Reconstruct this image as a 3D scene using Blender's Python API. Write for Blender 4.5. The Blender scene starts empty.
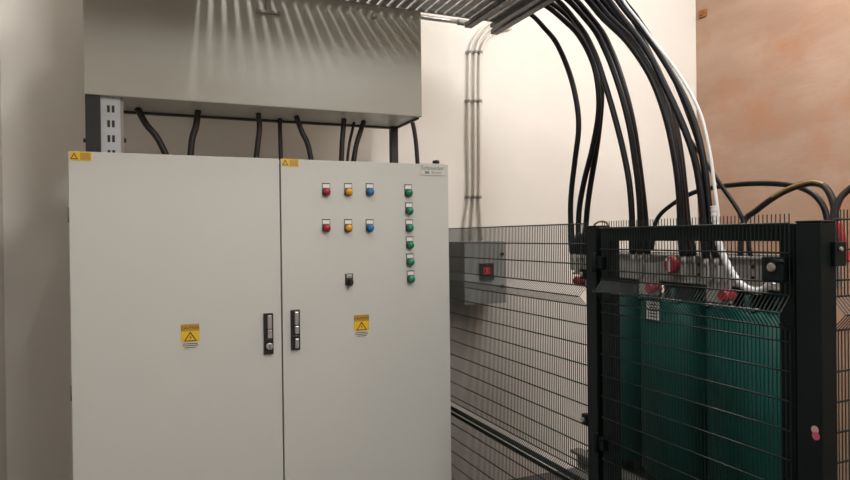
import bpy, math, random
from mathutils import Vector, Matrix
random.seed(7)
S = bpy.context.scene
COL = S.collection

# ------------------------------------------------------------------ camera
YAW, PITCH, ROLL, FPX = math.radians(23.3), 0.0058, 0.012, 640.0
CAM = Vector((0, 0, 1.65))
fwd = Vector((math.sin(YAW), math.cos(YAW), -PITCH)).normalized()
rgt = (Vector((math.cos(YAW), -math.sin(YAW), -ROLL))).normalized()
rgt = (rgt - fwd * rgt.dot(fwd)).normalized()
upv = rgt.cross(fwd).normalized()
cd = bpy.data.cameras.new('camera')
cam = bpy.data.objects.new('camera', cd)
COL.objects.link(cam)
m = Matrix((rgt, upv, -fwd)).transposed().to_4x4()
m.translation = CAM
cam.matrix_world = m
cd.sensor_width = 36.0
cd.lens = FPX / 850.0 * 36.0
cd.clip_start = 0.05
S.camera = cam
S.view_settings.view_transform = 'Standard'
S.view_settings.look = 'None'
S.view_settings.gamma = 1.0
S.view_settings.use_curve_mapping = False
S.view_settings.exposure = 0.0

# ------------------------------------------------------------------ world and lamps
W = bpy.data.worlds.new('world')
S.world = W
W.use_nodes = True
W.node_tree.nodes['Background'].inputs[0].default_value = (0.9, 0.92, 1.0, 1)
W.node_tree.nodes['Background'].inputs[1].default_value = 0.05


def lamp_row(p0, p1, n, watts, radius, color=(1.0, 0.985, 0.96)):
    """a row of small omnidirectional lights"""
    p0, p1 = Vector(p0), Vector(p1)
    for k in range(n):
        l = bpy.data.lights.new('row_light', 'POINT')
        l.energy = watts / n
        l.shadow_soft_size = radius
        l.color = color
        o = bpy.data.objects.new('row_light', l)
        o.location = p0.lerp(p1, (k + .5) / n)
        COL.objects.link(o)


# two bare fluorescent tubes under the ceiling, then an added fill (all above the frame)
lamp_row((0.30, 0.90, 3.74), (0.30, 2.10, 3.74), 4, 66, 0.05)
lamp_row((2.30, 1.75, 3.62), (3.40, 1.75, 3.62), 3, 100, 0.14)
lamp_row((1.70, -1.80, 3.72), (1.70, 0.0, 3.72), 3, 178, 0.28)  # added fill light behind the camera, for the cabinet front

# ------------------------------------------------------------------ pixel rays (used to measure positions on known planes)


def ray(px, py):
    return fwd + rgt * ((px - 425.0) / FPX) + upv * ((240.0 - py) / FPX)


def on_y(px, py, Y):
    d = ray(px, py)
    return CAM + d * (Y / d.y)


def on_x(px, py, X):
    d = ray(px, py)
    return CAM + d * (X / d.x)


# ------------------------------------------------------------------ materials
def mat(name, col, rough=0.5, metal=0.0, noise=0.0, scale=6.0, col2=None, bump=0.0, bscale=60.0, spec=0.5,
        stretch=(1, 1, 1), emit=None, estr=0.0):
    M = bpy.data.materials.new(name)
    M.use_nodes = True
    nt = M.node_tree
    b = nt.nodes['Principled BSDF']
    b.inputs['Roughness'].default_value = rough
    b.inputs['Metallic'].default_value = metal
    b.inputs['Specular IOR Level'].default_value = spec
    c = (*col, 1)
    b.inputs['Base Color'].default_value = c
    tc = nt.nodes.new('ShaderNodeTexCoord')
    mp = nt.nodes.new('ShaderNodeMapping')
    mp.inputs['Scale'].default_value = stretch
    nt.links.new(tc.outputs['Object'], mp.inputs['Vector'])
    if noise > 0 or col2 is not None:
        n = nt.nodes.new('ShaderNodeTexNoise')
        n.inputs['Scale'].default_value = scale
        n.inputs['Detail'].default_value = 5
        nt.links.new(mp.outputs[0], n.inputs['Vector'])
        r = nt.nodes.new('ShaderNodeValToRGB')
        c2 = col2 if col2 is not None else tuple(x * (1 - noise) for x in col)
        r.color_ramp.elements[0].position = 0.35
        r.color_ramp.elements[1].position = 0.65
        r.color_ramp.elements[0].color = (*c2, 1)
        r.color_ramp.elements[1].color = c
        nt.links.new(n.outputs['Fac'], r.inputs[0])
        nt.links.new(r.outputs[0], b.inputs['Base Color'])
    if bump > 0:
        n2 = nt.nodes.new('ShaderNodeTexNoise')
        n2.inputs['Scale'].default_value = bscale
        n2.inputs['Detail'].default_value = 3
        nt.links.new(mp.outputs[0], n2.inputs['Vector'])
        bp = nt.nodes.new('ShaderNodeBump')
        bp.inputs['Strength'].default_value = bump
        bp.inputs['Distance'].default_value = 0.01
        nt.links.new(n2.outputs['Fac'], bp.inputs['Height'])
        nt.links.new(bp.outputs[0], b.inputs['Normal'])
    if emit is not None:
        b.inputs['Emission Color'].default_value = (*emit, 1)
        b.inputs['Emission Strength'].default_value = estr
    return M


def wall_tan():
    M = mat('tan_plaster', (0.44, 0.295, 0.22), 0.85, noise=0.2, scale=1.5, col2=(0.36, 0.225, 0.155), stretch=(1, .8, 2.6), bump=0.15, bscale=18)
    nt = M.node_tree
    b = nt.nodes['Principled BSDF']
    src = b.inputs['Base Color'].links[0].from_socket
    tc = nt.nodes.new('ShaderNodeTexCoord')
    n = nt.nodes.new('ShaderNodeTexNoise')
    n.inputs['Scale'].default_value = 1.6
    n.inputs['Detail'].default_value = 7
    n.inputs['Roughness'].default_value = 0.65
    nt.links.new(tc.outputs['Object'], n.inputs['Vector'])
    r = nt.nodes.new('ShaderNodeValToRGB')
    r.color_ramp.elements[0].position = 0.52
    r.color_ramp.elements[1].position = 0.72
    nt.links.new(n.outputs['Fac'], r.inputs[0])
    mx = nt.nodes.new('ShaderNodeMix')
    mx.data_type = 'RGBA'
    nt.links.new(r.outputs[0], mx.inputs['Factor'])
    nt.links.new(src, mx.inputs[6])
    mx.inputs[7].default_value = (0.40, 0.20, 0.115, 1)
    nt.links.new(mx.outputs[2], b.inputs['Base Color'])
    return M


M = {}
M['wall'] = mat('cream_wall_paint', (0.80, 0.765, 0.715), 0.75, noise=0.05, scale=1.6, bump=0.04, bscale=40)
M['ceil'] = mat('ceiling_paint', (0.70, 0.67, 0.62), 0.85, noise=0.04)
M['floor'] = mat('grey_concrete', (0.13, 0.125, 0.12), 0.7, noise=0.25, scale=4, bump=0.1)
M['tan'] = wall_tan()
M['cab'] = mat('light_grey_powder_coat', (0.545, 0.545, 0.515), 0.42, noise=0.02, scale=3, bump=0.03, bscale=420)
M['cabdark'] = mat('grey_cabinet_body', (0.22, 0.21, 0.20), 0.5)
M['box'] = mat('beige_grey_sheet_steel', (0.43, 0.415, 0.36), 0.40, noise=0.06, scale=3, bump=0.02, bscale=200)
M['galv'] = mat('galvanised_steel', (0.36, 0.35, 0.33), 0.5, 0.15, noise=0.3, scale=30)
M['slot'] = mat('pale_zinc_channel', (0.50, 0.52, 0.54), 0.5, 0.1, noise=0.08, scale=20)
M['strut'] = mat('dull_zinc_strut', (0.20, 0.20, 0.19), 0.5, 0.15, noise=0.3, scale=25)
M['black'] = mat('black_painted_steel', (0.012, 0.013, 0.014), 0.45, noise=0.2)
M['cable'] = mat('black_cable_sheath', (0.006, 0.006, 0.008), 0.45, noise=0.3, scale=9, spec=0.22)
M['brown_cable'] = mat('brown_black_cable', (0.018, 0.013, 0.011), 0.5, noise=0.3)
M['white_cable'] = mat('white_conduit', (0.62, 0.62, 0.62), 0.45, noise=0.05)
M['pipe'] = mat('cream_conduit_pipe', (0.72, 0.69, 0.64), 0.45, noise=0.05)
M['clip'] = mat('grey_saddle_clip', (0.28, 0.26, 0.24), 0.5)
M['green'] = mat('dark_green_fence_coat', (0.003, 0.008, 0.009), 0.5, noise=0.2, spec=0.22)
M['wire'] = mat('green_mesh_wire', (0.009, 0.019, 0.018), 0.4, spec=0.35)
M['coil'] = mat('green_cast_resin', (0.003, 0.075, 0.064), 0.45, noise=0.12, scale=4, spec=0.3)
M['coilend'] = mat('resin_end_ring', (0.012, 0.06, 0.05), 0.5, noise=0.2)
M['clamp'] = mat('grey_clamp_steel', (0.36, 0.345, 0.32), 0.5, 0.2, noise=0.15, scale=8)
M['core'] = mat('dark_core_steel', (0.03, 0.032, 0.033), 0.5, 0.3, noise=0.3)
M['whitep'] = mat('white_plastic', (0.72, 0.72, 0.70), 0.4, noise=0.03)
M['insul'] = mat('red_resin_insulator', (0.33, 0.02, 0.035), 0.35, noise=0.1)
M['meter'] = mat('grey_green_meter_case', (0.36, 0.385, 0.375), 0.45, noise=0.05)
M['meterside'] = mat('grey_meter_side', (0.25, 0.25, 0.235), 0.5, noise=0.05)
M['led'] = mat('red_led', (0.5, 0.01, 0.02), 0.3, emit=(1.0, 0.03, 0.08), estr=0.5, noise=0.0)
M['darkplastic'] = mat('black_plastic', (0.012, 0.012, 0.013), 0.35, noise=0.1)
M['chrome'] = mat('satin_chrome', (0.50, 0.49, 0.47), 0.3, 0.8, noise=0.1, scale=20)
M['holder'] = mat('grey_brown_holder', (0.16, 0.145, 0.13), 0.45, noise=0.05)
M['red'] = mat('red_lens', (0.38, 0.012, 0.035), 0.25, noise=0.1)
M['yel'] = mat('amber_lens', (0.70, 0.33, 0.015), 0.25, noise=0.1)
M['blu'] = mat('blue_lens', (0.02, 0.17, 0.42), 0.25, noise=0.1)
M['grn'] = mat('green_lens', (0.01, 0.20, 0.11), 0.25, noise=0.1)
M['ysign'] = mat('yellow_sign_print', (0.74, 0.46, 0.02), 0.45, noise=0.03)
M['osign'] = mat('orange_header_print', (0.46, 0.26, 0.03), 0.45, noise=0.03)
M['ink'] = mat('dark_print_ink', (0.03, 0.028, 0.025), 0.5)
M['logoink'] = mat('grey_green_print', (0.16, 0.19, 0.17), 0.5)
M['signw'] = mat('white_sign_print', (0.60, 0.57, 0.52), 0.45)
M['plate'] = mat('pale_name_plate', (0.56, 0.57, 0.52), 0.35)
M['pink'] = mat('pink_sticker', (0.62, 0.10, 0.20), 0.5, noise=0.2)
M['palepink'] = mat('pale_pink_sticker', (0.66, 0.36, 0.38), 0.5, noise=0.1)
M['ycable'] = mat('yellow_green_earth_cable', (0.36, 0.25, 0.07), 0.45, noise=0.2)
M['redcable'] = mat('red_cable_sheath', (0.42, 0.02, 0.02), 0.45, noise=0.2)
M['rust'] = mat('orange_rust', (0.36, 0.13, 0.03), 0.8, noise=0.4, scale=30)


# ------------------------------------------------------------------ mesh builder
class MB:
    def __init__(s):
        s.v, s.f, s.m, s.sm, s.mats = [], [], [], [], []

    def mi(s, mt):
        if mt not in s.mats:
            s.mats.append(mt)
        return s.mats.index(mt)

    def add(s, vs, fs, mt, smooth=False):
        o = len(s.v)
        s.v += [tuple(x) for x in vs]
        k = s.mi(mt)
        for f in fs:
            s.f.append([i + o for i in f])
            s.m.append(k)
            s.sm.append(smooth)

    def box(s, a, b, mt):
        x0, y0, z0 = [min(a[i], b[i]) for i in range(3)]
        x1, y1, z1 = [max(a[i], b[i]) for i in range(3)]
        s.add([(x0, y0, z0), (x1, y0, z0), (x1, y1, z0), (x0, y1, z0), (x0, y0, z1), (x1, y0, z1), (x1, y1, z1), (x0, y1, z1)],
              [(0, 3, 2, 1), (4, 5, 6, 7), (0, 1, 5, 4), (1, 2, 6, 5), (2, 3, 7, 6), (3, 0, 4, 7)], mt)

    def tube(s, pts, r, mt, n=8, smooth=True, cap=True):
        pts = [Vector(p) for p in pts]
        rs = r if isinstance(r, (list, tuple)) else [r] * len(pts)
        vs, fs = [], []
        t0 = (pts[1] - pts[0]).normalized()
        ref = Vector((0, 0, 1)) if abs(t0.z) < 0.9 else Vector((1, 0, 0))
        u = (ref - t0 * ref.dot(t0)).normalized()
        for i, p in enumerate(pts):
            t = (pts[min(i + 1, len(pts) - 1)] - pts[max(i - 1, 0)]).normalized()
            u = (u - t * u.dot(t)).normalized()
            w = t.cross(u)
            for k in range(n):
                a = 2 * math.pi * k / n
                vs.append(p + (u * math.cos(a) + w * math.sin(a)) * rs[i])
        for i in range(len(pts) - 1):
            for k in range(n):
                k2 = (k + 1) % n
                fs.append((i * n + k, i * n + k2, (i + 1) * n + k2, (i + 1) * n + k))
        s.add(vs, fs, mt, smooth)
        if cap:
            o = len(s.v) - len(vs)
            kk = s.mi(mt)
            for f in ([o + n - 1 - k for k in range(n)], [o + (len(pts) - 1) * n + k for k in range(n)]):
                s.f.append(f); s.m.append(kk); s.sm.append(False)

    def lathe(s, base, axis, prof, mt, n=16, smooth=True):
        """prof: list of (distance along axis, radius)"""
        axis = Vector(axis).normalized()
        base = Vector(base)
        ref = Vector((0, 0, 1)) if abs(axis.z) < 0.9 else Vector((1, 0, 0))
        u = (ref - axis * ref.dot(axis)).normalized()
        w = axis.cross(u)
        vs, fs = [], []
        for d, r in prof:
            for k in range(n):
                a = 2 * math.pi * k / n
                vs.append(base + axis * d + (u * math.cos(a) + w * math.sin(a)) * r)
        for i in range(len(prof) - 1):
            for k in range(n):
                k2 = (k + 1) % n
                fs.append((i * n + k, i * n + k2, (i + 1) * n + k2, (i + 1) * n + k))
        s.add(vs, fs, mt, smooth)
        o = len(s.v) - len(vs)
        kk = s.mi(mt)
        for f in ([o + n - 1 - k for k in range(n)], [o + (len(prof) - 1) * n + k for k in range(n)]):
            s.f.append(f); s.m.append(kk); s.sm.append(False)

    def prism(s, pts, d, mt):
        """polygon (list of 3D points) extruded by vector d"""
        d = Vector(d)
        n = len(pts)
        vs = [Vector(p) for p in pts] + [Vector(p) + d for p in pts]
        fs = [tuple(range(n - 1, -1, -1)), tuple(range(n, 2 * n))] + [(i, (i + 1) % n, n + (i + 1) % n, n + i) for i in range(n)]
        s.add(vs, fs, mt)

    def text(s, body, size, mtx, mt, depth=0.0006, ax='CENTER'):
        c = bpy.data.curves.new('t', 'FONT')
        c.body = body; c.size = size; c.extrude = depth
        c.align_x = ax; c.align_y = 'CENTER'; c.resolution_u = 2
        o = bpy.data.objects.new('t', c)
        COL.objects.link(o)
        dg = bpy.context.evaluated_depsgraph_get()
        me = bpy.data.meshes.new_from_object(o.evaluated_get(dg))
        s.add([mtx @ v.co for v in me.vertices], [tuple(p.vertices) for p in me.polygons], mt)
        bpy.data.objects.remove(o); bpy.data.curves.remove(c); bpy.data.meshes.remove(me)

    def build(s, name, parent=None, bevel=0.0, seg=2, origin=None):
        me = bpy.data.meshes.new(name)
        vs = s.v
        if parent is not None and origin is None:
            origin = (0, 0, 0)
        if origin is None:
            origin = (0, 0, 0)
        off = Vector(origin)
        if parent is not None:
            off = off + world_loc(parent)
        me.from_pydata([tuple(Vector(v) - off) for v in vs], [], s.f)
        for mt in s.mats:
            me.materials.append(M[mt])
        me.polygons.foreach_set('material_index', s.m)
        me.polygons.foreach_set('use_smooth', s.sm)
        me.update()
        o = bpy.data.objects.new(name, me)
        COL.objects.link(o)
        if parent is not None:
            o.parent = parent
            o.location = Vector(origin)
        else:
            o.location = off
        if bevel > 0:
            b = o.modifiers.new('bevel', 'BEVEL')
            b.width = bevel; b.segments = seg; b.limit_method = 'ANGLE'; b.angle_limit = math.radians(50)
        return o


def world_loc(o):
    v = Vector((0, 0, 0))
    while o is not None:
        v = v + o.location
        o = o.parent
    return v


def thing(name, label, cat, loc, group=None):
    o = bpy.data.objects.new(name, None)
    o.empty_display_size = 0.1
    o.location = loc
    COL.objects.link(o)
    return tag(o, label, cat, group)


def tag(o, label, cat, group=None):
    o['label'] = label
    o['category'] = cat
    if group:
        o['group'] = group
    return o


def struct(o):
    o['kind'] = 'structure'
    return o


def spline(pts, per=8):
    pts = [Vector(p) for p in pts]
    P = [pts[0] * 2 - pts[1]] + pts + [pts[-1] * 2 - pts[-2]]
    out = []
    for i in range(1, len(P) - 2):
        p0, p1, p2, p3 = P[i - 1], P[i], P[i + 1], P[i + 2]
        for k in range(per):
            t = k / per
            out.append(0.5 * ((2 * p1) + (p2 - p0) * t + (2 * p0 - 5 * p1 + 4 * p2 - p3) * t * t + (3 * p1 - p0 - 3 * p2 + p3) * t ** 3))
    out.append(pts[-1])
    return out


# ------------------------------------------------------------------ room shell
YW, XR, XL, YB, ZC = 3.744, 3.93, -3.2, -4.0, 4.1
b = MB(); b.box((XL - .1, YB - .1, -0.1), (XR + .1, YW + .1, 0), 'floor'); struct(b.build('floor'))
b = MB(); b.box((XL - .1, YB - .1, ZC), (XR + .1, YW + .1, ZC + .1), 'ceil'); struct(b.build('ceiling'))
b = MB(); b.box((XL - .1, YW, 0), (XR + .1, YW + .12, ZC), 'wall'); struct(b.build('wall_back'))
b = MB(); b.box((XL - .12, YB, 0), (XL, YW, ZC), 'wall'); struct(b.build('wall_left'))
b = MB(); b.box((XL, YB - .12, 0), (XR, YB, ZC), 'wall'); struct(b.build('wall_front'))
wr = MB(); wr.box((XR, YB, 0), (XR + .12, YW, ZC), 'tan'); wr = struct(wr.build('wall_right'))
# pilaster left of the cabinet
b = MB(); b.box((-1.15, 3.42, 0), (-0.665, YW, ZC), 'wall'); struct(b.build('trim_1'))
# rusty anchor bracket high on the tan wall
p = on_x(703, 14, XR - .002)
rb = MB()
rb.box((XR - .018, p.y - .035, p.z - .03), (XR, p.y + .03, p.z + .03), 'rust')
rb.lathe((XR - .018, p.y, p.z), (-1, 0, 0), [(0, .016), (.012, .014)], 'rust', 6, False)
tag(rb.build('wall_anchor', bevel=.004), 'small rusty orange anchor plate high in the corner of the tan wall', 'wall anchor')

# ------------------------------------------------------------------ control cabinet
YC = 2.847
CX0, CX1, CZ = on_y(70.5, 300, YC).x, on_y(449.5, 300, YC).x, 2.0
CXM = on_y(281.7, 300, YC).x
cabt = thing('control_cabinet', 'wide light grey two-door steel control cabinet with rows of coloured indicator lamps', 'cabinet', ((CX0 + CX1) / 2, YC + .3, 0))
b = MB(); b.box((CX0 - .006, YC + .022, .1), (CX1 + .004, YC + .60, CZ - .004), 'cab'); b.build('body', cabt, .006)
b = MB(); b.box((CX0 + .01, YC + .05, 0), (CX1 - .01, YC + .57, .1), 'cabdark'); b.build('plinth', cabt, .004)
# lifting eye on the roof corner
p = on_y(436, 163, YC + .10)
b = MB()
b.lathe((p.x, p.y, CZ - .004), (0, 0, 1), [(0, .030), (.012, .030), (.02, .016), (.03, .012)], 'black', 12)
ring = [(p.x + .022 * math.cos(a), p.y, CZ + .03 + .022 + .022 * math.sin(a)) for a in [i * math.pi / 8 for i in range(17)]]
b.lathe((p.x, p.y, CZ + .02), (0, 0, 1), [(0, .02), (.012, .015)], 'black', 12)
b.build('lifting_plug', cabt)
doors = []
for a, c in ((CX0, CXM - .0035), (CXM + .0035, CX1)):
    b = MB(); b.box((a, YC, .105), (c, YC + .02, CZ), 'cab')
    b.box((a + .03, YC + .0195, .14), (c - .03, YC + .0215, CZ - .04), 'cabdark')
    doors.append(b.build('door', cabt, .005, 3))
b = MB(); b.box((CXM - .02, YC + .0205, .12), (CXM + .02, YC + .023, CZ - .02), 'cabdark'); b.build('door_gasket', cabt)
# hinge pins on the left edge
for z in (.35, 1.02, 1.72):
    b = MB(); b.tube([(CX0 - .003, YC + .012, z), (CX0 - .003, YC + .012, z + .06)], .004, 'cabdark', 8); b.build('hinge', cabt)

FX = Matrix(((1, 0, 0, 0), (0, 0, -1, 0), (0, 1, 0, 0), (0, 0, 0, 1)))  # text plane XY -> XZ facing -Y


def front(x, z, y):
    return Matrix.Translation((x, y, z)) @ FX


def indicator(px, py, lens, door, label):
    p = on_y(px, py, YC)
    x, z = p.x, p.z
    b = MB()
    b.box((x - .0185, YC - .004, z - .024), (x + .0185, YC, z + .030), 'holder')       # legend holder
    b.box((x - .0185, YC - .0052, z + .0285), (x + .0185, YC, z + .0312), 'darkplastic')
    b.box((x - .0155, YC - .0055, z + .010), (x + .0155, YC - .0035, z + .0265), 'whitep')
    zc = z - .009
    b.lathe((x, YC - .001, zc), (0, -1, 0), [(0, .0185), (.008, .0185), (.010, .0165)], 'darkplastic', 16)
    b.lathe((x, YC - .009, zc), (0, -1, 0), [(0, .0165), (.014, .0162), (.019, .0135), (.022, .008), (.023, .001)], lens, 16)
    o = b.build('indicator_lamp', door)
    o['label'] = label
    return o


D2 = doors[1]
for row, py in (('upper', 190), ('lower', 226)):
    indicator(326, py, 'red', D2, 'red indicator lamp, %s row' % row)
    indicator(348, py, 'yel', D2, 'amber indicator lamp, %s row' % row)
    indicator(369.5, py, 'blu', D2, 'blue indicator lamp, %s row' % row)
for k, (px, py) in enumerate(((408, 191), (408.7, 209), (409, 226), (409.4, 243), (409.8, 260), (410.4, 277))):
    indicator(px, py, 'grn', D2, ['green indicator lamp at top of the column', 'second green indicator lamp from top', 'third green indicator lamp from top',
                                 'fourth green indicator lamp from top', 'fifth green indicator lamp from top', 'green indicator lamp at bottom of the column'][k])
# selector switch
p = on_y(349, 280, YC)
b = MB()
b.box((p.x - .0185, YC - .004, p.z - .022), (p.x + .0185, YC, p.z + .030), 'darkplastic')
b.box((p.x - .014, YC - .0055, p.z + .010), (p.x + .014, YC - .0035, p.z + .025), 'chrome')
b.lathe((p.x, YC - .002, p.z - .009), (0, -1, 0), [(0, .0185), (.012, .018), (.014, .016)], 'darkplastic', 16)
b.box((p.x - .006, YC - .034, p.z - .024), (p.x + .006, YC - .012, p.z + .006), 'darkplastic')
o = b.build('selector_switch', D2, .0015); o['label'] = 'black selector switch'


for (px, py, dr, flip) in ((268.3, 333.5, doors[0], False), (295.2, 329.6, doors[1], True)):
    p = on_y(px, py, YC)
    x, z, h, w = p.x, p.z, .0895, .0205
    b = MB()
    b.box((x - w, YC - .010, z - h), (x + w, YC, z + h), 'darkplastic')
    # swing lever, its recess, lock barrel
    b.box((x - .005, YC - .022, z + .022), (x + .013, YC - .010, z + h - .008), 'chrome')
    b.box((x - .005, YC - .024, z - .018), (x + .013, YC - .010, z + .018), 'chrome')
    b.box((x - .012, YC - .016, z - .034), (x + .013, YC - .010, z - .024), 'darkplastic')
    if flip:
        b.box((x - .004, YC - .021, z - h + .008), (x + .013, YC - .010, z - .038), 'chrome')
    else:
        b.lathe((x + .003, YC - .010, z - .055), (0, -1, 0), [(0, .0155), (.008, .0155), (.010, .012)], 'chrome', 14)
        b.box((x - .008, YC - .0205, z - .046), (x + .014, YC - .019, z - .042), 'chrome')
        b.box((x + .001, YC - .021, z - .062), (x + .005, YC - .0195, z - .048), 'darkplastic')
    o = b.build('door_handle', dr, .003)
    o['label'] = 'black handle plate with chrome swing lever'

# warning signs
for (px, py, dr) in ((190.3, 336.5, doors[0]), (361.5, 326, doors[1])):
    p = on_y(px, py, YC)
    x, z, w, h = p.x, p.z, .036, .052
    b = MB()
    b.box((x - w, YC - .0015, z - h), (x + w, YC, z + h), 'signw')
    b.box((x - w, YC - .0022, z + .022), (x + w, YC, z + h), 'osign')
    b.box((x - w, YC - .0022, z - .022), (x + w, YC, z + .022), 'ysign')
    b.text('CAUTION', .016, front(x, z + .036, YC - .0024), 'ink')
    # warning triangle with bolt
    T = [(x, z + .021), (x - .026, z - .019), (x + .026, z - .019)]
    b.prism([(q[0], YC - .0024, q[1]) for q in T], (0, -.0006, 0), 'ink')
    T2 = [(x, z + .013), (x - .019, z - .0155), (x + .019, z - .0155)]
    b.prism([(q[0], YC - .0031, q[1]) for q in T2], (0, -.0006, 0), 'ysign')
    bolt = [(x + .002, z + .006), (x - .005, z - .004), (x, z - .0035), (x - .002, z - .013), (x + .005, z - .002), (x + .0005, z - .0025)]
    b.prism([(q[0], YC - .0038, q[1]) for q in bolt], (0, -.0005, 0), 'ink')
    for k, ww in enumerate((.030, .032, .024)):
        b.box((x - ww, YC - .0022, z - .028 - k * .008), (x + ww, YC - .001, z - .031 - k * .008), 'ink')
    o = b.build('warning_sign', dr); o['label'] = 'yellow and white warning sign with a triangle'

# small yellow stickers in the door corners
for (px, py, dr) in ((81.3, 156.3, doors[0]), (290.7, 162.8, doors[1])):
    p = on_y(px, py, YC)
    x, z = p.x, p.z
    b = MB()
    b.box((x - .040, YC - .0012, z - .0175), (x + .036, YC, z + .0175), 'ysign')
    tri = [(x - .025, z + .013), (x - .039, z - .012), (x - .011, z - .012)]
    b.prism([(q[0], YC - .0014, q[1]) for q in tri], (0, -.0006, 0), 'ink')
    tri = [(x - .025, z + .006), (x - .034, z - .009), (x - .016, z - .009)]
    b.prism([(q[0], YC - .0021, q[1]) for q in tri], (0, -.0004, 0), 'ysign')
    b.box((x - .004, YC - .0016, z - .014), (x + .032, YC, z + .014), 'osign')
    o = b.build('yellow_sticker', dr)
# name plate
p = on_y(433, 169, YC)
b = MB()
b.box((p.x - .068, YC - .003, p.z - .031), (p.x + .060, YC, p.z + .026), 'plate')
b.text('Schneider', .031, front(p.x - .003, p.z + .004, YC - .0032), 'logoink')
b.text('Electric', .018, front(p.x + .018, p.z - .018, YC - .0032), 'logoink')
b.box((p.x - .044, YC - .0036, p.z - .024), (p.x - .022, YC - .002, p.z - .012), 'logoink')
o = b.build('name_plate', D2, .001); o['label'] = 'pale name plate with dark lettering'

# ------------------------------------------------------------------ overhead box
YF, YBK = 3.04, 3.40
BX0, BX1 = on_y(83.5, 60, YF).x, on_y(421.5, 60, YF).x
BZ = on_y(252, 105.3, YF).z
BT = 3.25
ob = thing('overhead_box', 'long beige-grey sheet steel cable box mounted above the cabinet', 'enclosure', ((BX0 + BX1) / 2, (YF + YBK) / 2, BZ))
b = MB(); b.box((BX0, YF, BZ), (BX1, YBK, BT), 'box'); b.build('body', ob, .004)
b = MB()
b.box((BX0 + .02, YBK - .03, BZ - .010), (BX1 - .01, YBK, BZ), 'black')
b.box((BX1 - .02, YF + .03, BZ - .008), (BX1 - .004, YBK, BZ), 'black')
b.build('bottom_rail', ob, .002)
# black corner post and pale slotted channel at the left
b = MB()
b.box((BX0 + .002, YF + .012, CZ - .0035), (BX0 + .060, YF + .07, BZ), 'black')
b.lathe((BX0 + .002, YF + .03, CZ + .075), (-1, 0, 0), [(0, .010), (.010, .009)], 'black', 6, False)
b.build('corner_post', ob, .002)
b = MB()
x0, x1 = BX0 + .060, BX0 + .136
b.box((x0, YF + .03, CZ - .0035), (x1, YF + .034, BZ), 'slot')
b.box((x1 - .004, YF + .034, CZ - .0035), (x1, YF + .058, BZ), 'slot')
b.box((x1, YF + .034, CZ - .0035), (x1 + .012, YF + .06, BZ), 'clip')
for k in range(5):
    zz = CZ + .008 + k * .064
    for dx in (.030, .048):
        b.box((x0 + dx - .0055, YF + .0285, zz), (x0 + dx + .0055, YF + .031, zz + .030), 'darkplastic')
b.lathe((x1 + .012, YF + .048, CZ + .085), (1, 0, 0), [(0, .010), (.010, .009)], 'black', 6, False)
b.build('slotted_channel', ob)
# rear right post
p = on_y(393, 140, YBK - .02)
b = MB(); b.box((p.x - .020, YBK - .05, CZ - .0035), (p.x + .020, YBK - .01, BZ - .004), 'black'); b.build('corner_post', ob, .002)
# lid catch and screw on the front
p = on_y(268, 12.5, YF)
b = MB()
b.box((p.x - .055, YF - .016, p.z - .008), (p.x + .055, YF, p.z + .008), 'galv')
b.box((p.x - .012, YF - .010, p.z + .008), (p.x + .012, YF, p.z + .075), 'clip')
b.lathe((p.x - .035, YF - .016, p.z), (0, -1, 0), [(0, .008), (.008, .007)], 'chrome', 8)
b.lathe((p.x + .035, YF - .016, p.z), (0, -1, 0), [(0, .008), (.008, .007)], 'chrome', 8)
b.build('lid_catch', ob, .002)
p = on_y(374, 16, YF)
b = MB(); b.lathe((p.x, YF, p.z), (0, -1, 0), [(0, .016), (.004, .016), (.010, .010), (.016, .010)], 'chrome', 10); b.build('lid_screw', ob)

# cables between the box and the cabinet
drop = [
    ([(137, 106), (146, 124), (158, 139), (171, 153)], .0150, 3.28, 'black cable slanting down beside the slotted channel'),
    ([(198, 110), (196, 126), (192, 140), (189.5, 155)], .0150, 3.24, 'short black cable second from the slotted channel'),
    ([(258.5, 112), (259.5, 128), (258, 143), (255, 156)], .0135, 3.22, 'black cable curving slightly above the left of the door gap'),
    ([(280, 117), (280, 130), (280.5, 144), (281, 158)], .0110, 3.32, 'straight black cable hanging right above the door gap'),
    ([(296, 117), (302, 132), (308, 145), (313, 159)], .0135, 3.22, 'black cable slanting right above the red lamps'),
    ([(344, 118), (343, 132), (342, 146), (341, 161)], .0135, 3.22, 'upright black cable left of a close trio above the right door'),
    ([(354, 118), (352, 132), (349, 146), (346, 161)], .0075, 3.30, 'thin black cable in the middle of the close trio'),
    ([(364, 119), (360, 133), (356, 147), (352, 161)], .0135, 3.24, 'slanting black cable right of the close trio'),
    ([(412.5, 117), (414.5, 132), (416.5, 148), (418, 165)], .0125, 3.20, 'black cable leaning under the right end of the overhead box'),
]
for pts, r, Y, lab in drop:
    P = [on_y(x, y, Y) for x, y in pts]
    P[0].z = BZ - .001
    P[-1].z = CZ - .003
    b = MB(); b.tube(spline(P, 6), r, 'brown_cable', 8)
    tag(b.build('drop_cable', origin=P[-1]), lab, 'cable', 'cables between the overhead box and the cabinet')

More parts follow.
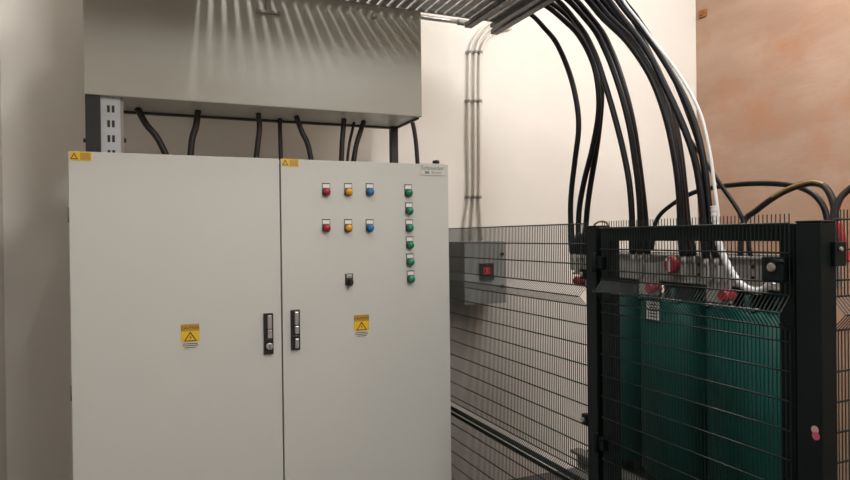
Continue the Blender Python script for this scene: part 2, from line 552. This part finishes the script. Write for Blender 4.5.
# ------------------------------------------------------------------ cable tray
TZ = 2.797
TX0, TX1, TY0, TY1 = -0.32, 1.785, 2.28, 3.005
TXS = 0.22                                  # slats run from here to the right end; to the left an unseen cover, added to shade the box
tr = thing('cable_tray', 'wide slatted grey steel cable tray hanging above the cabinet front', 'cable tray', ((TX0 + TX1) / 2, (TY0 + TY1) / 2, TZ))
b = MB()
for y in (TY0, TY1):
    b.box((TX0, y - .003, TZ), (TX1, y + .003, TZ + .06), 'galv')
    b.box((TX0, y - .012, TZ - .004), (TX1, y + .003, TZ), 'galv')
b.build('side_rail', tr)
sl = None
b = MB(); b.box((TX0, TY0 + .003, TZ), (TXS, TY1 - .003, TZ + .004), 'galv'); b.build('shade_cover', tr)
n = int((TX1 - TXS) / .052)
for k in range(n):
    x = TXS + .026 + k * .052
    if sl is None:
        q = MB(); q.box((x - .017, TY0, TZ), (x + .017, TY1 - .003, TZ + .004), 'galv')
        q.box((x - .017, TY0, TZ), (x - .014, TY1 - .003, TZ + .012), 'galv')
        q.box((x + .014, TY0, TZ), (x + .017, TY1 - .003, TZ + .012), 'galv')
        sl = q.build('slat', tr, origin=Vector((x, (TY0 + TY1) / 2, TZ)) - tr.location)
    else:
        c = sl.copy(); COL.objects.link(c)
        c.parent = tr
        c.location.x = x - tr.location.x
for (px, py) in ((468, 28), (494, 34.5)):
    d = ray(px, py); e = CAM + d * ((TZ - .028 - CAM.z) / d.z)
    b = MB()
    b.box((e.x - .021, TY0 - .06, TZ - .028), (e.x + .021, e.y, TZ - .025), 'strut')
    b.box((e.x - .021, TY0 - .06, TZ - .028), (e.x - .018, e.y, TZ - .003), 'strut')
    b.box((e.x + .018, TY0 - .06, TZ - .028), (e.x + .021, e.y, TZ - .003), 'strut')
    b.box((e.x - .012, TY0 - .06, TZ - .024), (e.x + .012, e.y, TZ - .021), 'galv')
    b.build('support_strut', tr)
# hangers to the ceiling
for x in (-.2, 1.72):
    b = MB(); b.box((x - .015, TY0 - .04, TZ - .026), (x + .015, TY1 + .03, TZ - .004), 'strut'); b.build('hanger_bar', tr)
    for y in (TY0 - .03, TY1 + .018):
        b = MB(); b.tube([(x, y, TZ - .035), (x, y, ZC)], .005, 'galv', 6); b.build('hanger_rod', tr)

# conduit from the overhead box to behind the tray end
P0, P1 = on_y(421.5, 17, 3.17), on_y(466, 26, 3.17)
P0.x = BX1 - .002
P1.z = P0.z
b = MB(); b.tube([P0, P1], .013, 'chrome', 10)
b.lathe(P1, (P1 - P0), [(-.05, .017), (0, .017)], 'galv', 10)
b.lathe(P0, (P1 - P0), [(.002, .020), (.012, .020)], 'galv', 10)
tag(b.build('steel_conduit', origin=P0), 'short grey steel conduit running level from the overhead box behind the tray end', 'conduit')

# three cream conduits down the back wall
YP = YW - .022
cond = [
    ([(505, 18), (492, 22), (481, 30), (472.5, 42), (469.5, 56), (469, 90), (468.5, 130), (469, 170), (469, 198), (466, 216), (463.5, 240)], 'leftmost of three cream conduits on the back wall'),
    ([(508, 23), (494, 27), (484, 34), (478, 44), (475.5, 58), (475, 95), (475, 140), (475, 180), (474.5, 198), (473, 216), (471.5, 240)], 'middle of three cream conduits on the back wall'),
    ([(511, 28), (498, 31), (489, 37), (483, 46), (480.3, 60), (480, 100), (480, 140), (480, 180), (479.5, 198), (480.5, 216), (482, 240)], 'rightmost of three cream conduits on the back wall'),
]
for pts, lab in cond:
    P = [on_y(x, y, YP) for x, y in pts]
    t = thing('wall_conduit', lab, 'conduit', (P[-1].x, YW - .02, P[-1].z), 'cream conduits on the back wall')
    b = MB(); b.tube(spline(P, 6), .0105, 'pipe', 8); b.build('pipe', t)
    for (cx, cy) in ((pts[4][0] + .3, 52), (pts[5][0], 101), (pts[8][0], 197)):
        q = on_y(cx, cy, YP)
        b = MB()
        b.lathe((q.x, YP, q.z - .009), (0, 0, 1), [(0, .0135), (.018, .0135)], 'clip', 10)
        b.box((q.x - .021, YP + .008, q.z - .009), (q.x + .021, YW, q.z + .009), 'clip')
        b.build('saddle_clip', t)

# ------------------------------------------------------------------ meter box on the back wall
YM = 3.50
a0, a1 = on_y(464, 242, YM), on_y(507, 303, YM)
mx0, mx1, mz1, mz0 = a0.x, a1.x, a0.z, a1.z
mt_ = thing('meter_box', 'grey wall meter box with a red lit display behind the mesh fence', 'meter', ((mx0 + mx1) / 2, YW, mz0))
b = MB(); b.box((mx0, YM + .015, mz0), (mx1, YW, mz1), 'meterside'); b.build('case', mt_, .005)
b = MB(); b.box((mx0 + .001, YM, mz0 + .002), (mx1 - .001, YM + .014, mz1 - .002), 'meter'); md = b.build('front_cover', mt_, .004)
c0, c1 = on_y(479, 263.5, YM), on_y(493, 279.5, YM)
b = MB()
b.box((c0.x, YM - .014, c1.z), (c1.x, YM, c0.z), 'darkplastic')
# two lit seven-segment digits
for k in range(2):
    dx0 = c0.x + (c1.x - c0.x) * (.28 + .26 * k); dx1 = c0.x + (c1.x - c0.x) * (.46 + .26 * k)
    dz0 = c1.z + (c0.z - c1.z) * .36; dz1 = c1.z + (c0.z - c1.z) * .74
    t = .0065
    for (xa, za, xb, zb) in ((dx0, dz0, dx0 + t, dz1), (dx1 - t, dz0, dx1, dz1), (dx0, dz0, dx1, dz0 + t), (dx0, dz1 - t, dx1, dz1)):
        b.box((xa, YM - .0155, za), (xb, YM - .0138, zb), 'led')
o = b.build('display', mt_); o['label'] = 'black display with red lit digits'
q = on_y(502, 254, YM)
b = MB(); b.lathe((q.x, YM, q.z), (0, -1, 0), [(0, .011), (.008, .011), (.010, .008)], 'darkplastic', 10); b.build('cover_lock', mt_)
q = on_y(502, 286, YM)
b = MB(); b.lathe((q.x, YM, q.z), (0, -1, 0), [(0, .011), (.008, .011), (.010, .008)], 'darkplastic', 10); b.build('cover_lock', mt_)

# ------------------------------------------------------------------ mesh fence
XF = 1.513


def mesh_panel(mb, p0, p1, out, ztop, zbot, folds, pitch=.0127, hp=.0762, wr=.0018, hr=.0027, spike=.025, first=None):
    """welded mesh from p0 to p1 (x,y), V folds pointing along 'out'"""
    p0, p1, out = Vector((*p0, 0)), Vector((*p1, 0)), Vector((*out, 0))
    L = (p1 - p0).length
    d = (p1 - p0) / L
    FD = .036
    zs = [(zbot, 0)]
    for zt, zb in sorted(folds):
        zs += [(zb, 0), ((zt + zb) / 2, FD), (zt, 0)]
    zs.append((ztop + spike, 0))
    n = int(L / pitch)
    for k in range(n + 1):
        q = p0 + d * (k * pitch)
        vs, fs = [], []
        for z, o in zs:
            c = q + out * o + Vector((0, 0, z))
            vs += [c + d * wr, c + out * wr, c - d * wr, c - out * wr]
        for i in range(len(zs) - 1):
            for j in range(4):
                fs.append((i * 4 + j, i * 4 + (j + 1) % 4, i * 4 + 4 + (j + 1) % 4, i * 4 + 4 + j))
        mb.add(vs, fs, 'wire')
    z = ztop
    hz = []
    while z > zbot:
        hz.append(z); z -= hp
    for zt, zb in folds:
        hz = [h for h in hz if not (zb - .03 < h < zt + .03)]
        hz += [zt, zb, (zt + zb) / 2]
    for h in hz:
        o = 0
        for zt, zb in folds:
            if abs(h - (zt + zb) / 2) < 1e-6:
                o = FD
        for sd in (1,):
            c0 = p0 + out * (o + sd * .004) + Vector((0, 0, h)); c1 = p1 + out * (o + sd * .004) + Vector((0, 0, h))
            mb.tube([c0, c1], hr, 'wire', 5)


# left fence panel with its two posts
GZ = 1.69
fp = thing('mesh_fence_panel', 'dark welded mesh fence panel between cabinet and transformer gate', 'fence', (XF, 2.8, 0))
b = MB()
mesh_panel(b, (XF, 1.975), (XF, YW - .05), (-1, 0), GZ, .06, [(1.455, 1.38), (.745, .67)], spike=.003, wr=.0021)
o = b.build('wire_mesh', fp); o['kind'] = 'stuff'
b = MB(); b.box((XF + .012, YW - .06, 0), (XF + .06, YW - .005, 1.72), 'green'); b.build('post', fp, .003)
b = MB()
q0 = on_x(451, 407, XF + .02); q1 = on_x(581, 478, XF + .02)
zz = (q0.z + q1.z) / 2
b.box((XF + .004, 1.967, zz - .011), (XF + .014, YW - .06, zz + .011), 'green'); b.build('middle_rail', fp, .002)
for z in (1.50, .95):
    b = MB()
    b.box((XF - .014, 1.967, z - .02), (XF + .012, 2.0, z + .02), 'green')
    b.lathe((XF - .014, 1.985, z), (-1, 0, 0), [(0, .009), (.008, .009)], 'clip', 8)
    b.build('mesh_clamp', fp, .002)

# gate
gp = thing('gate_post', 'dark green square post at the left of the transformer gate', 'post', (XF + .02, 1.93, 0))
b = MB(); b.box((XF - .012, 1.905, 0), (XF + .05, 1.965, 1.675), 'green'); b.box((XF - .014, 1.903, 1.675), (XF + .052, 1.967, 1.682), 'green'); b.build('tube', gp, .003)
b = MB(); b.box((XF - .08, 1.83, 0), (XF + .1, 2.03, .012), 'green'); b.build('base_plate', gp, .002)

gt = thing('enclosure_gate', 'dark green mesh gate closing the transformer enclosure', 'gate', (XF, 1.51, .05))
GY0, GY1 = 1.128, 1.893
for (ya, yb) in ((GY0, GY0 + .045), (GY1 - .055, GY1)):
    b = MB(); b.box((XF, ya, .06), (XF + .04, yb, 1.672), 'green'); b.build('stile', gt, .003)
b = MB(); b.box((XF, GY0 + .045, 1.626), (XF + .04, GY1 - .055, 1.672), 'green'); b.build('top_rail', gt, .003)
b = MB(); b.box((XF, GY0 + .045, .06), (XF + .04, GY1 - .055, .11), 'green'); b.build('bottom_rail', gt, .003)
b = MB()
mesh_panel(b, (XF - .006, GY0 + .01), (XF - .006, GY1 - .01), (-1, 0), 1.672, .08, [(1.487, 1.402), (.745, .67)])
o = b.build('wire_mesh', gt); o['kind'] = 'stuff'
q = on_x(781, 269, XF - .02)
b = MB()
b.box((XF - .03, q.y - .012, q.z - .032), (XF + .05, q.y + .050, q.z + .030), 'green')
b.lathe((XF - .03, q.y + .018, q.z + .004), (-1, 0, 0), [(0, .012), (.006, .012), (.008, .008)], 'clip', 12)
b.tube([(XF - .03, q.y + .006, q.z + .022), (XF - .045, q.y + .006, q.z + .022), (XF - .047, q.y - .03, q.z + .020)], .006, 'green', 8)
b.build('lock_box', gt, .003)
for px, py in ((598, 262), (598, 440)):
    q = on_x(px, py, XF)
    b = MB()
    b.tube([(XF - .026, 1.899, q.z - .035), (XF - .026, 1.899, q.z + .035)], .011, 'green', 10)
    b.box((XF - .024, 1.86, q.z - .022), (XF - .001, 1.897, q.z + .022), 'green')
    b.lathe((XF - .018, 1.875, q.z + .008), (-1, 0, 0), [(0, .008), (.006, .007)], 'clip', 6)
    b.build('hinge', gt, .002)

# corner post
cp = thing('corner_post', 'stout dark green corner post right of the gate with a pink sticker', 'post', (1.529, 1.08, 0))
PX0, PX1, PY0, PY1 = 1.500, 1.557, 1.049, 1.116
b = MB(); b.box((PX0, PY0, 0), (PX1, PY1, 1.672), 'green'); b.box((PX0 - .001, PY0 - .001, 1.672), (PX1 + .001, PY1 + .001, 1.678), 'green'); b.build('tube', cp, .003)
b = MB(); b.box((PX0 - .06, PY0 - .06, 0), (PX1 + .07, PY1 + .01, .012), 'green'); b.build('base_plate', cp, .002)
q = on_x(815.5, 433, PX0)
b = MB()
b.lathe((PX0, q.y + .001, q.z + .008), (-1, 0, 0), [(0, .0095), (.0012, .0095)], 'palepink', 14)
b.lathe((PX0 - .0006, q.y - .002, q.z - .007), (-1, 0, 0), [(0, .0100), (.0012, .0100)], 'pink', 14)
b.build('sticker', cp)['label'] = 'pink sticker made of two dots'
q = on_y(830, 254, PY0)
b = MB()
b.box((PX1 - .022, PY0 - .012, q.z - .03), (PX1 + .02, PY0 - .001, q.z + .03), 'green')
b.lathe((PX1 - .004, PY0 - .012, q.z + .012), (0, -1, 0), [(0, .007), (.006, .006)], 'clip', 6)
b.build('mesh_clamp', cp, .002)

fr = thing('mesh_fence_panel', 'dark mesh fence panel running right from the corner post', 'fence', (2.6, 1.075, 0))
b = MB()
mesh_panel(b, (PX1 + .004, 1.066), (XR - .06, 1.066), (0, -1), 1.68, .06, [(1.487, 1.402), (.745, .67)])
o = b.build('wire_mesh', fr); o['kind'] = 'stuff'
b = MB(); b.box((XR - .06, 1.07, 0), (XR - .005, 1.12, 1.70), 'green'); b.build('post', fr, .003)

# ------------------------------------------------------------------ transformer
TXC = 2.05
CYS = (1.67, 2.02, 2.38)
tf = thing('transformer', 'dry-type transformer with three dark green resin coils behind the gate', 'transformer', (TXC, 2.02, 0))
CR, CT, CB = .165, 1.38, .64
for i, y in enumerate(CYS):
    b = MB()
    # slightly squared cylinder
    nn, rows = 40, [(CB, CR - .02), (CB + .02, CR), (CT - .02, CR), (CT, CR - .02), (CT, .09)]
    vs, fs = [], []
    for z, r in rows:
        for k in range(nn):
            a = 2 * math.pi * k / nn
            ca, sa = math.cos(a), math.sin(a)
            e = (abs(ca) ** 2.6 + abs(sa) ** 2.6) ** (-1 / 2.6)
            vs.append((TXC + r * e * ca, y + r * e * sa, z))
    for j in range(len(rows) - 1):
        for k in range(nn):
            k2 = (k + 1) % nn
            fs.append((j * nn + k, j * nn + k2, (j + 1) * nn + k2, (j + 1) * nn + k))
    b.add(vs, fs, 'coil', True)
    c = b.build('coil', tf)
    for z in (CT, CB - .05):
        for k in range(8):
            a = 2 * math.pi * (k + .5) / 8
            b = MB(); b.lathe((TXC + .12 * math.cos(a), y + .12 * math.sin(a), z), (0, 0, 1), [(0, .016), (.05, .014)], 'coilend', 8)
            b.build('spacer_block', c)
    # pale edge strip pieces on top of the winding
    for k in range(7):
        yy = y - .10 + k * .033
        b = MB(); b.box((TXC - CR + .018, yy, CT - .001), (TXC - CR + .045, yy + .018, CT + .006), 'whitep')
        b.build('edge_spacer', c)
    b = MB(); b.lathe((TXC, y, CB - .06), (0, 0, 1), [(0, .085), (CT - CB + .12, .085)], 'core', 20); b.build('core_limb', tf)
    # front low-voltage terminal bar with lugs
    b = MB()
    b.box((TXC - CR - .015, y - .030, CT + .02), (TXC - CR - .007, y + .075, CT + .15), 'clamp')
    for dy in (-.010, .022, .054):
        b.lathe((TXC - CR - .015, y + dy, CT + .10), (-1, 0, 0), [(0, .010), (.008, .009)], 'chrome', 6, False)
    t_ = b.build('terminal_bar', tf, .001)
    b = MB()
    ins_y = (y + .035, y + .045, y + .165)[i]
    b.lathe((TXC - CR + .01, ins_y - .055, CT + .05), (-1, 0, 0), [(0, .019), (.015, .024), (.03, .019), (.045, .024), (.055, .018)], 'insul', 14)
    b.build('insulator', tf)
# white rating label on the middle coil
b = MB()
q = on_x(653, 311, TXC - CR - .002)
b.box((TXC - CR - .004, q.y - .035, q.z - .040), (TXC - CR - .001, q.y + .035, q.z + .040), 'whitep')
for k in range(5):
    b.box((TXC - CR - .005, q.y - .027, q.z + .024 - k * .012), (TXC - CR - .0035, q.y + .02, q.z + .028 - k * .012), 'ink')
o = b.build('rating_label', tf); o['label'] = 'white rating label'
# clamps and yokes
for sx in (-1, 1):
    b = MB()
    xx = TXC + sx * .105
    b.box((xx - .008, 1.44, 1.455), (xx + .008, 2.62, 1.565), 'clamp')
    b.box((xx - (.025 if sx < 0 else -.008), 1.44, 1.557), (xx + (.025 if sx > 0 else -.008), 2.62, 1.565), 'clamp')
    b.box((xx - (.025 if sx < 0 else -.008), 1.44, 1.455), (xx + (.025 if sx > 0 else -.008), 2.62, 1.463), 'clamp')
    for y in (1.50, 1.60, 1.84, 2.2, 2.56):
        for z in (1.49, 1.53):
            b.lathe((xx + sx * .008, y, z), (sx, 0, 0), [(0, .008), (.003, .008)], 'darkplastic', 8)
    b.build('upper_clamp', tf, .001)
    b = MB()
    b.box((xx - .008, 1.44, .50), (xx + .008, 2.62, .59), 'clamp')
    b.box((xx - (.05 if sx < 0 else -.008), 1.44, .575), (xx + (.05 if sx > 0 else -.008), 2.62, .59), 'clamp')
    b.build('lower_clamp', tf, .001)
b = MB(); b.box((TXC - .09, 1.48, 1.44), (TXC + .09, 2.58, 1.56), 'core'); b.build('core_yoke', tf, .004)
b = MB(); b.box((TXC - .09, 1.48, .48), (TXC + .09, 2.58, .59), 'core'); b.build('core_yoke', tf, .004)
for y in (1.6, 2.46):
    b = MB(); b.box((TXC - .32, y - .05, .06), (TXC + .32, y + .05, .16), 'core'); b.box((TXC - .12, y - .05, .16), (TXC + .12, y + .05, .50), 'core')
    for sx in (-1, 1):
        b.lathe((TXC + sx * .26, y - .03, .06), (0, 1, 0), [(0, .06), (.06, .06)], 'black', 16)
    b.build('foot', tf, .003)
# round red phase marker on the clamp with a pale bar
q = on_x(673, 265, TXC - .15)
b = MB()
b.lathe((q.x, q.y, q.z), (-1, 0, 0), [(0, .036), (.012, .036), (.02, .028)], 'insul', 18)
b.box((q.x - .024, q.y - .006, q.z - .026), (q.x - .019, q.y + .006, q.z + .026), 'whitep')
b.box((q.x - .024, q.y - .004, q.z + .016), (q.x - .019, q.y + .016, q.z + .026), 'whitep')
b.lathe((q.x + .012, q.y, q.z), (-1, 0, 0), [(-.03, .014), (.014, .014)], 'clamp', 10)
o = b.build('phase_marker', tf); o['label'] = 'round red marker with a white mark'

# ------------------------------------------------------------------ power cables from the tray to the transformer


def cable(pts, X0, X1, r, mt, lab, group, head=None, sleeve=False, name='power_cable', n=8):
    P = []
    k = len(pts) - 1
    for i, (x, y) in enumerate(pts):
        P.append(on_x(x, y, X0 + (X1 - X0) * i / k))
    if head is not None:
        h = [Vector(q) for q in head]
        P = h + P
    C = spline(P, 7)
    b = MB()
    b.tube(C, r, mt, n)
    if not sleeve:
        return tag(b.build(name, origin=P[-1]), lab, 'cable', group)
    t = thing(name, lab, 'cable', P[-1], group)
    b.build('sheath', t)
    b = MB()
    dirv = (P[-1] - P[-2]).normalized()
    b.tube([P[-1] - dirv * .10, P[-1] - dirv * .085, P[-1] - dirv * .01, P[-1]], [r * 1.03, r * 1.2, r * 1.2, r * .9], mt, n)
    b.build('end_sleeve', t)
    b = MB()
    b.tube([P[-1], P[-1] + Vector((.0, 0, -.03))], r * .7, 'clamp', n)
    b.box((P[-1].x - .004, P[-1].y - r, P[-1].z - .075), (P[-1].x + .004, P[-1].y + r, P[-1].z - .03), 'clamp')
    b.build('lug', t)
    return t


def lane(i, y, px=None):
    """the run of a cable lying in the tray, ending at the tray's right end at y"""
    yl = 2.312 + .032 * (11 - i)
    return [(0.25, yl, TZ + .030), (0.95, yl, TZ + .030), (1.45, yl + (y - yl) * .55, TZ + .032), (1.815 if i else 1.80, y, TZ + (.042 if i else .022))]


G1, G2, G3 = 'cables to the far transformer terminal', 'cables to the middle transformer terminal', 'cables to the near transformer terminal'
RUNS = [
    (.0125, 1.82, 1.835, 2.85, G1, 'lone black cable bowing leftmost from the tray end to the far terminal',
     [(546, 30), (558, 46), (570, 75), (577, 105), (578.5, 130), (575, 160), (571.5, 190), (570.5, 215), (572.5, 254)]),
    (.0130, 1.86, 1.855, 2.76, G1, 'black cable crossing behind its neighbour toward the far terminal',
     [(568, 24), (583, 42), (594, 66), (598.5, 92), (598, 118), (592, 150), (584, 182), (579, 212), (578, 254)]),
    (.0130, 1.90, 1.893, 2.715, G1, 'rightmost black cable of the far terminal trio',
     [(575, 23), (590, 44), (599.5, 70), (601.5, 96), (599.5, 125), (595.5, 155), (590.5, 185), (587, 212), (584, 254)]),
    (.0125, 1.82, 1.835, 2.66, G2, 'left black cable of the bundle falling to the middle terminal',
     [(578, 24), (594, 52), (605, 84), (615, 118), (623.5, 152), (629.5, 185), (632, 218), (633, 254)]),
    (.0130, 1.86, 1.857, 2.61, G2, 'middle black cable of the bundle falling to the middle terminal',
     [(589, 23), (606, 52), (619.5, 88), (629, 124), (635, 160), (639, 192), (640.5, 222), (640, 254)]),
    (.0130, 1.90, 1.893, 2.565, G2, 'right black cable of the bundle falling to the middle terminal',
     [(595, 22), (612, 52), (625, 90), (633.5, 126), (638.5, 160), (642.5, 192), (645.5, 222), (647, 254)]),
    (.0138, 1.82, 1.830, 2.50, G3, 'innermost black cable of the thick sweeping bundle',
     [(604, 19), (626, 40), (645, 66), (657, 90), (667, 120), (674, 152), (679, 187), (681, 223), (683.5, 256)]),
    (.0138, 1.865, 1.857, 2.465, G3, 'middle black cable of the thick sweeping bundle',
     [(610, 18), (632, 40), (648, 64), (660, 88), (670, 120), (677, 152), (681.5, 187), (684.5, 223), (688, 256)]),
    (.0138, 1.91, 1.895, 2.43, G3, 'outer black cable of the thick sweeping bundle',
     [(616, 17), (639, 42), (653, 65), (664, 89), (674, 121), (680, 152), (684, 187), (687.5, 223), (692.5, 256)]),
    (.0125, 1.83, 1.845, 2.392, G3, 'black cable just outside the thick bundle, left of the white conduit',
     [(624, 20), (649, 54), (665, 86), (679, 116), (690, 144), (697, 170), (702, 206), (706, 258)]),
    (.0125, 1.87, 1.870, 2.35, G3, 'outermost black cable hugging the white conduit',
     [(630, 16), (652, 43), (672, 74), (688, 106), (698, 136), (704.5, 168), (709, 208), (716, 258)]),
    (.0080, 1.99, 1.985, 2.312, None, 'thin black cable crossing diagonally before the tan wall',
     [(632, 20), (652, 56), (668, 98), (682, 128), (699, 152), (720, 184), (742, 218), (751, 258)]),
]
for i, (r, xa, xb, y, grp, lab, pts) in enumerate(RUNS):
    cable(pts, xa + .03, xb, r, 'cable', lab, grp, lane(i, y), grp is not None)
cable([(630, 10), (653, 40), (679, 74), (699, 110), (709, 148), (714, 182), (718, 214), (720, 240)], 1.90, 1.79, .0060, 'white_cable',
      'pale grey cable on the outer edge of the hanging bundle', None, [(1.2, 2.296, TZ + .022), (1.80, 2.296, TZ + .022)])
cable([(628, 4), (645, 27), (660, 52), (676, 86), (690, 122), (699, 150), (705, 184)], 1.95, 1.93, .0055, 'cable',
      'slim black cable slipping between the thick bundle and the pale cable', None, [(1.2, 2.296, TZ + .042), (1.80, 2.296, TZ + .044)])
# white corrugated hose
P = [on_x(x, y, 1.76) for x, y in ((714, 206), (715, 220), (717.5, 238), (724, 257), (733, 274), (743, 286), (755, 291), (765, 289), (772, 281))]
C = spline(P, 9)
b = MB(); b.tube(C, [.0105 + (.0022 if i % 3 == 0 else 0) for i in range(len(C))], 'white_cable', 10)
tag(b.build('corrugated_hose', origin=P[-1]), 'white corrugated hose looping below the lock side of the gate', 'hose')
# arching cables at the back
cable([(652, 250), (656, 222), (670, 206), (698, 191), (738, 184.5), (778, 184), (806, 190), (822, 204), (828, 226), (830, 258)], 2.28, 2.14, .0105, 'cable',
      'black cable arching long and low over the transformer', None)
cable([(740, 262), (743, 224), (757, 210), (778, 195), (796, 186.5), (812, 183), (825, 187), (833, 202), (836, 226), (837, 262)], 2.08, 2.06, .0115, 'brown_cable',
      'dark cable arching above the corner post', None)
cable([(772, 197), (786, 189), (800, 184), (812, 181.5), (824, 184)], 2.03, 2.02, .0050, 'ycable',
      'yellow earth wire along the top of the short arch', None, name='earth_wire')
cable([(832, 262), (833, 225), (838, 203), (846, 192), (862, 182), (884, 180), (905, 192), (917, 225), (922, 300), (923, 450), (922, 620), (920, 768)], 2.0, 2.16, .0105, 'brown_cable',
      'dark cable leaving the frame beyond the corner post', None)
cable([(597, 264), (593, 242), (594, 226), (601, 221.5), (608, 224.5), (611, 240), (611, 264)], 1.945, 1.945, .0050, 'ycable',
      'short yellow wire bent over the gate top rail', None, name='earth_wire')
cable([(838, 222), (842, 236), (845, 250), (849, 262)], 1.95, 1.95, .0100, 'redcable',
      'red cable behind the mesh right of the corner post', None)
